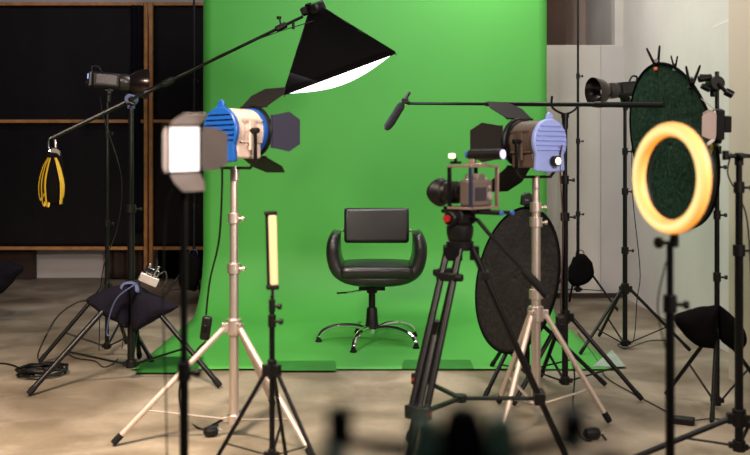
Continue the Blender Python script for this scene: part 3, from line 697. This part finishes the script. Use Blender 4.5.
def q(x, y): return P(x, y, DM_)-X0
MB().tube([q(409.5,92), q(400,107)], .011, n=12).build('microphone_tube', GRY, mc)
MB().tube([q(402,103), q(401,106), q(391,122), q(387.5,127), q(386,130)], [.016,.024,.026,.023,.010], n=16).build('foam_windshield', MICF, mc)
k = MB(); k.cyl(q(404,101), q(410,103.5), .012); k.box(q(405,101), (.04,.03,.03)); k.build('shock_mount', PLA, mc, bevel=.003)

# ================= charcoal reflector disc behind the right steel stand
tR2, DR2, sR2, bR2 = stand('light_stand', 'black stand behind the charcoal reflector disc', 527, 384, 193, (80,-40,-160), .40, .36, .08, .0145, .011, lr=.011)
def disc(label, c, rot, rad, m, back=.0):
    t = thing('reflector_disc', label, 'reflector', c, rot=rot, group='collapsible round reflectors with sprung rims')
    g = MB(); g.grid(lambda u, v: Vector((rad*v*math.cos(2*PI*u), .012*noise.noise(Vector((3*v*math.cos(2*PI*u),3*v*math.sin(2*PI*u),rad)))*(1-v*v)+.0, rad*v*math.sin(2*PI*u))) if v > 0 else Vector((1e-5*math.cos(2*PI*u),0,1e-5*math.sin(2*PI*u))), 64, 20, closed_u=True)
    g.build('fabric', m, t, solid=.004)
    MB().tube([(rad*math.cos(2*PI*i/64), 0, rad*math.sin(2*PI*i/64)) for i in range(64)], .0075, n=8, closed=True).build('rim', FAB, t)
    return t
d1 = disc('charcoal oval looking reflector disc behind the right steel stand', P(515,279,DR2-.10), (R(-13), 0, R(-67)), .375, RFAB)
k = thing('spring_clamp', 'black spring clamp on the top of the charcoal reflector disc', 'clamp', P(526,199,DR2-.08))
MB().prism([(-.03,-.03),(.0,-.035),(.03,-.02),(.035,.02),(.01,.035),(-.025,.02)], .04).build('jaws', BLK, k, bevel=.006)
MB().cyl((.0,-.02,0), (.0,.06,-.01), .010).build('pin', BLK, k)

# ================= right steel combo stand and fresnel
tR, DR, sR, bR = stand('combo_stand', 'steel combo stand with a thick tube right of the camera', 536, 422, 176, (83,-37,203), .32, H-(314-HY)/(F/dist(422)), .085, .021, .017, knobs=(205,220,292), m=STL, lr=.0125, bt=.7, footm=RUB)
fresnel('blue backed fresnel lamp pointing left on the right steel stand', P(533,180,DR)+Vector((.0,0,.014)), R(124), BLULIT, BODYSHD,
        [(0,30,.17,.08,.10), (90,70,.12,.075,.085), (180,38,.19,.075,.10), (270,30,.15,.075,.09)], glow=True, handed=-1, bezel=PLA)
sw2 = P(561,327,DR+.02)
cable([P(562,145,DR-.08), P(560,165,DR-.06), P(563,230,DR-.02), P(561,290,DR), sw2+Vector((0,0,.05))], 'dark red brown lead hanging from the right fresnel lamp', m=mat('brown_flex', (.05,.02,.02), .5), r=.0035)
iw = thing('inline_switch', 'black inline switch hanging just right of the right steel stand', 'switch', sw2, rot=(0,R(-3),0))
MB().box((0,0,0), (.045,.03,.11)).build('switch_body', PLA, iw, bevel=.012, seg=3); MB().box((0,-.017,.0), (.018,.006,.03)).build('rocker', BLK, iw, bevel=.002)
cable([sw2-Vector((0,0,.055)), P(574,370,DR), P(573,405,DR), fl(578,432), fl(588,442), fl(600,435), fl(606,441)], 'black lead dropping from the right inline switch to the floor', r=.004)
pg = thing('mains_plug', 'black mains plug on the floor below the right steel stand', 'plug', fl(584,440,.0), R(10))
MB().lathe([(0,.01),(.01,.022),(.05,.026),(.065,.02),(.07,.01)], (0,0,.026), (1,0,0)).build('plug_body', PLA, pg)
k = MB(); k.cyl((.07,.009,.026), (.09,.009,.026), .003); k.cyl((.07,-.009,.026), (.09,-.009,.026), .003); k.build('pins', CHR, pg)

# ================= right strobe
tS, DS, sS, bS = stand('light_stand', 'black light stand with splayed legs near the white corner', 625, 349, 106, (-58,74,190), .385, H-(289-HY)/(F/dist(349)), .04, .0155, .011, knobs=(150,190,249), lr=.010)
strobe('black studio strobe pointing left on the stand near the white corner', P(625,108,DS)+Vector((0,0,.03)), R(200), 6)
cable([P(636,101,DS-.05), P(632,150,DS-.04), P(633,200,DS-.05), P(640,270,DS-.06), P(637,300,DS-.08), fl(633,343,.01), fl(618,345), fl(626,349), fl(648,342), fl(668,341)], 'thin cable falling from the right strobe and looping on the floor', r=.003)
cable([fl(578,334), fl(597,361), fl(606,378), fl(632,394), fl(656,407), fl(680,420)], 'thin black lead crossing the floor to the power adapter', r=.003)
ad = thing('power_adapter', 'small black power adapter on the floor near the ring light stand', 'adapter', fl(684,424,0), R(-25))
MB().box((0,0,.016), (.09,.05,.03)).build('case', PLA, ad, bevel=.006); MB().cyl((-.045,0,.016), (-.065,0,.014), .006).build('strain_relief', RUB, ad)
cable([fl(689,424,.012), fl(712,420), fl(735,423), fl(760,425)], 'thin black lead leaving the power adapter to the right', r=.003)

# ================= right reflector, its stand, LED panel, clamps
tG, DG, sG, bG = stand('light_stand', 'black light stand at the right edge of the green reflector', 717, 409, 72, (-145,-25,95), .285, .36, .04, .0125, .010, knobs=(165,213,275), lr=.010, bt=.5)
d2 = disc('large dark green reflector disc behind the glowing ring light', P(671,146,DG+.26), (R(11), 0, R(-80)), .415, GFAB)
ga = MB(); ga.tube([P(717,84,DG)-bG, P(708,76,DG)-bG, P(700,76,DG+.0)-bG], .009, n=8)
ga.build('grip_arm', BLK, tG)
def spring_clamp(label, loc, rot, tip=None):
    t = thing('spring_clamp', label, 'clamp', loc, rot=rot, group='black spring clamps along the green reflector rim')
    for sx in (-1, 1):
        h = MB(); h.tube([(sx*.006,0,-.03),(sx*.012,0,.0),(sx*.03,0,.065),(sx*.032,0,.075)], [.006,.009,.007,.005], n=8, flat=.8); h.build('handle', BLK, t)
    MB().cyl((0,-.012,.004), (0,.012,.004), .010).build('spring', GRY, t)
    MB().box((0,0,-.035), (.03,.02,.016)).build('jaw', tip or BLK, t, bevel=.003)
    return t
RD = Euler((R(11), 0, R(-80))).to_matrix()
for a_, tw, lab_, tip_ in ((90, 75, 'V shaped spring clamp with an orange jaw on top of the green reflector', ORG), (66, 20, 'small spring clamp with a pale jaw, middle one on the green reflector rim', ALU), (45, 75, 'V shaped spring clamp at the upper right of the green reflector', None)):
    rim = Vector((.415*math.cos(R(a_)), 0, .415*math.sin(R(a_))))
    rm = RD @ Matrix.Rotation(R(90-a_)*.6, 3, 'Y') @ Matrix.Rotation(R(tw), 3, 'Z')
    sc_ = spring_clamp(lab_, d2.location+RD @ (rim*1.03), rm.to_euler(), tip_)
    if tip_ is ALU: sc_.scale = (.6,.6,.6)
gh0 = P(714,84,DG)-bG
k = MB(); k.cyl(gh0+Vector((0,-.05,.0)), gh0+Vector((0,.03,0)), .034, n=18); k.cyl(gh0+Vector((0,0,-.06)), gh0+Vector((0,0,.03)), .018); gho = k.build('grip_head', PLA, tG, bevel=.004)
k = MB(); k.cyl(gh0+Vector((0,-.05,0)), gh0+Vector((.03,-.08,-.05)), .009); k.cyl(gh0+Vector((.022,-.078,-.04)), gh0+Vector((.055,-.085,-.06)), .018); k.cyl(gh0+Vector((-.08,-.02,.02)), gh0+Vector((-.02,-.02,.03)), .016); k.cyl(gh0+Vector((-.07,-.03,-.01)), gh0+Vector((-.03,-.03,-.03)), .014); k.build('locking_knob', BLK, gho, bevel=.003)
led_panel('small LED panel seen side on at the upper right beside the reflector', P(716,141,DG-.24), (0, R(8), R(-104)), (50,58,48,30), door_l=.072, pale=True)
k = MB(); k.tube([P(717,150,DG-.0), P(717,145,DG-.16), P(716,142,DG-.24)], .009); k.cyl(P(717,154,DG), P(717,146,DG), .02)
tag(k.build('mounting_arm', BLK), 'short black arm holding the side on LED panel to its stand', 'arm')
ys = MB(); ys.tube(spline([P(713,135,DG-.10), P(712,147,DG-.12), P(708,158,DG-.12), P(711,163,DG-.12)], 5), .008, flat=.3)
tag(ys.build('yellow_strap', YEL), 'yellow strap end dangling under the side on LED panel', 'strap')
sandbag2('black sandbag saddled low on the stand beside the green reflector', 717, 307, DG-.02, [[(716,305),(702,307),(686,311),(674,317),(682,332),(694,343),(708,348),(716,344)],[(719,305),(728,312),(738,321),(745,333),(744,345),(736,351),(727,346),(719,336)]], FAB, .14, strap=False, seed=9)

# ================= ring light
DRg = 2.12; sg_ = F/DRg
tQ, D, s, b = stand('light_stand', 'near black stand under the glowing ring light', 670, HY+H*F/DRg, 246, (-60,60,180), .36, .30, .07, .011, .008, knobs=(300,), lr=.009)
rl = thing('ring_light', 'round ring light glowing warm orange', 'light', P(669.5,239,DRg), rot=(0,R(1),R(-69)))
rad = .1185; zc = .148
rr = MB(); rr.tube([(rad*math.cos(2*PI*i/72), .012, zc+rad*math.sin(2*PI*i/72)) for i in range(72)], .0165, n=12, closed=True); rr.build('housing', PLA, rl)
rr = MB(); rr.tube([(rad*math.cos(2*PI*i/72), 0, zc+rad*math.sin(2*PI*i/72)) for i in range(72)], .0172, n=16, closed=True); rr.build('diffuser', LITR, rl); rl.scale = (.97,.97,.97)
k = MB(); k.box((0,.014,.012), (.016,.014,.03)); k.cyl((0,.014,-.02), (0,.014,.005), .011); k.build('ball_mount', PLA, rl, bevel=.002)
k = MB(); k.cyl((0,.014,-.01), (.0,-.03,-.008), .005); k.cyl((0,-.028,-.008), (0,-.036,-.008), .014); k.build('tilt_knob', PLA, rl)
cable([P(666,262,DRg+.01), P(658,300,DRg+.02), P(661,330,DRg+.03), P(672,380,DRg+.03), P(668,455,DRg+.03), P(668,520,DRg+.03), fl(669,620)], 'thin cable hanging beside the ring light stand', r=.002)

# ================= far right near stand with crossbar
DE = F/268
tE, D, s, b = stand('light_stand', 'black low legged stand with a T bar at the right edge', 739, HY+H*268, 160, (-92,28,148), .47, .20, .10, .0155, .0115, knobs=(185,248), lr=.011, hub=True, bt=.4)
tbz = thing('cross_bar', 'short black crossbar on top of the right edge stand', 'crossbar', P(739,156,DE))
k = MB(); k.cyl((-.045,0,0), (.12,0,0), .008); k.build('bar', BLK, tbz)
k = MB(); k.cyl((0,0,-.035), (0,0,.012), .016); k.cyl((-.05,0,-.015), (-.05,0,.02), .012); k.cyl((0,-.02,-.0), (0,-.045,0), .01); k.build('clamp_block', PLA, tbz, bevel=.002)
cable([P(731,153,DE), P(728,175,DE+.02), P(741,200,DE+.03), P(748,228,DE+.02), P(752,300,DE+.02)], 'thin cable looping down beside the right edge crossbar', r=.003)

# ================= out of focus drone on a table just in front of the camera
DD = .52; tz = .87
tbl = thing('side_table', 'dark table just below the frame under the drone', 'table', (.08,.42,0))
MB().box((0,0,tz-.0125), (.6,.44,.025)).build('table_top', BRN, tbl, bevel=.004)
for x in (-.27,.27):
    for y in (-.22,.22): MB().box((x,y,(tz-.025)/2), (.03,.03,tz-.025)).build('leg', BRN, tbl, bevel=.003)
dr = thing('quadcopter_drone', 'very blurred dark quadcopter drone at the bottom edge', 'drone', ((463-CX)/F*DD, DD, tz))
DRG = mat('drone_green', (.35,.70,.42), .4)
def dz(y): return H-(y-HY)/F*DD-tz
k = MB(); k.lathe([(.03,.010),(.035,.013),(dz(450),.014),(dz(425),.013),(dz(410),.010),(dz(404),.004)], n=24); k.build('body', PLA, dr)
for sx in (-1, 1):
    k = MB(); k.box((sx*.022, .0, (dz(416)+.035)/2), (.016,.02,dz(416)-.035)); k.build('side_pod', DRG, dr, bevel=.004)
    for sy in (-1, 1):
        e = Vector((sx*.073, sy*.045, dz(443))); k = MB(); k.tube([(sx*.012,sy*.01,dz(462)), e-Vector((0,0,.012))], [.006,.004], n=8); ao = k.build('arm', PLA, dr)
        MB().cyl(e-Vector((0,0,.016)), e+Vector((0,0,.008)), .0085).build('motor', BLK, ao)
        MB().box(e+Vector((0,0,.009)), (.05,.004,.001), Matrix.Rotation(R(20*sx+50*sy), 3, 'Z')).build('propeller', BLK, ao)
        k = MB(); k.tube([e-Vector((0,0,.012)), (e.x*.8,e.y*.9,.003)], .0025, n=6); k.build('landing_leg', PLA, ao)

# ------------------------------------------------------------------ lights
def area(name, loc, tgt, size, power, col=(1,1,1), sy=None, spread=None):
    l = bpy.data.lights.new(name, 'AREA'); l.energy = power; l.color = col; l.size = size
    if sy: l.shape = 'RECTANGLE'; l.size_y = sy
    if spread: l.spread = R(spread)
    o = bpy.data.objects.new(name, l); C.objects.link(o); o.location = loc
    o.rotation_euler = (Vector(tgt)-Vector(loc)).to_track_quat('-Z', 'Y').to_euler(); return o
area('backdrop_wash', (-.1, 5.2, 3.3), (0, 7.1, 2.0), 1.4, 38, (1,.99,.97), .6)
area('softbox_lamp', fc+Vector((-.03,0,-.09)), fc+Vector((-.33,.05,-1)), .5, 7, (.9,.93,1))
area('overhead_fill', (.3, 5.2, 3.5), (.2, 5.2, 0), 1.0, 17, (1,.97,.93), .8)  # unseen overhead fill light, added without a fixture
area('right_key', (1.75, .9, 2.2), (-.6, 4.0, 1.1), .5, 46, (1,.86,.78), .5, 110)
area('front_warm', (-1.3, 1.8, 3.0), (-1.3, 3.8, 0), .6, 80, (1,.80,.62), .6, 90)
area('right_wall_fill', (.9, 6.6, 3.3), (2.1, 6.8, 1.0), .8, 25, (1,.93,.86), .8)  # unseen fill added to brighten the right wall
area('pier_fill', (.7, 3.9, 3.3), (2.0, 4.6, 1.4), .6, 20, (1,.93,.84), .6, 120)  # unseen fill added to brighten the pier side
area('left_back_fill', (-3.3, 7.6, 3.3), (-3.0, 8.0, 0), .6, 7, (.9,.82,1), .6)  # unseen lilac fill added over the left back corner

w = bpy.data.worlds.new('studio_world'); bpy.context.scene.world = w; w.use_nodes = True
w.node_tree.nodes['Background'].inputs[0].default_value = (.9,.86,1,1)
w.node_tree.nodes['Background'].inputs[1].default_value = .03

cam = bpy.data.cameras.new('camera'); co_ = bpy.data.objects.new('camera', cam); C.objects.link(co_)
co_.location = (0,0,H); co_.rotation_euler = (R(90),0,0)
cam.sensor_width = 36; cam.lens = F/750*36; cam.shift_y = -(227.5-HY)/750; cam.clip_start = .05
cam.dof.use_dof = True; cam.dof.focus_distance = 5.8; cam.dof.aperture_fstop = 2.8
sc = bpy.context.scene; sc.camera = co_
sc.view_settings.view_transform = 'Standard'; sc.view_settings.look = 'None'; sc.view_settings.gamma = 1
sc.view_settings.exposure = 0; sc.view_settings.use_curve_mapping = False
sc.cycles.use_denoising = True
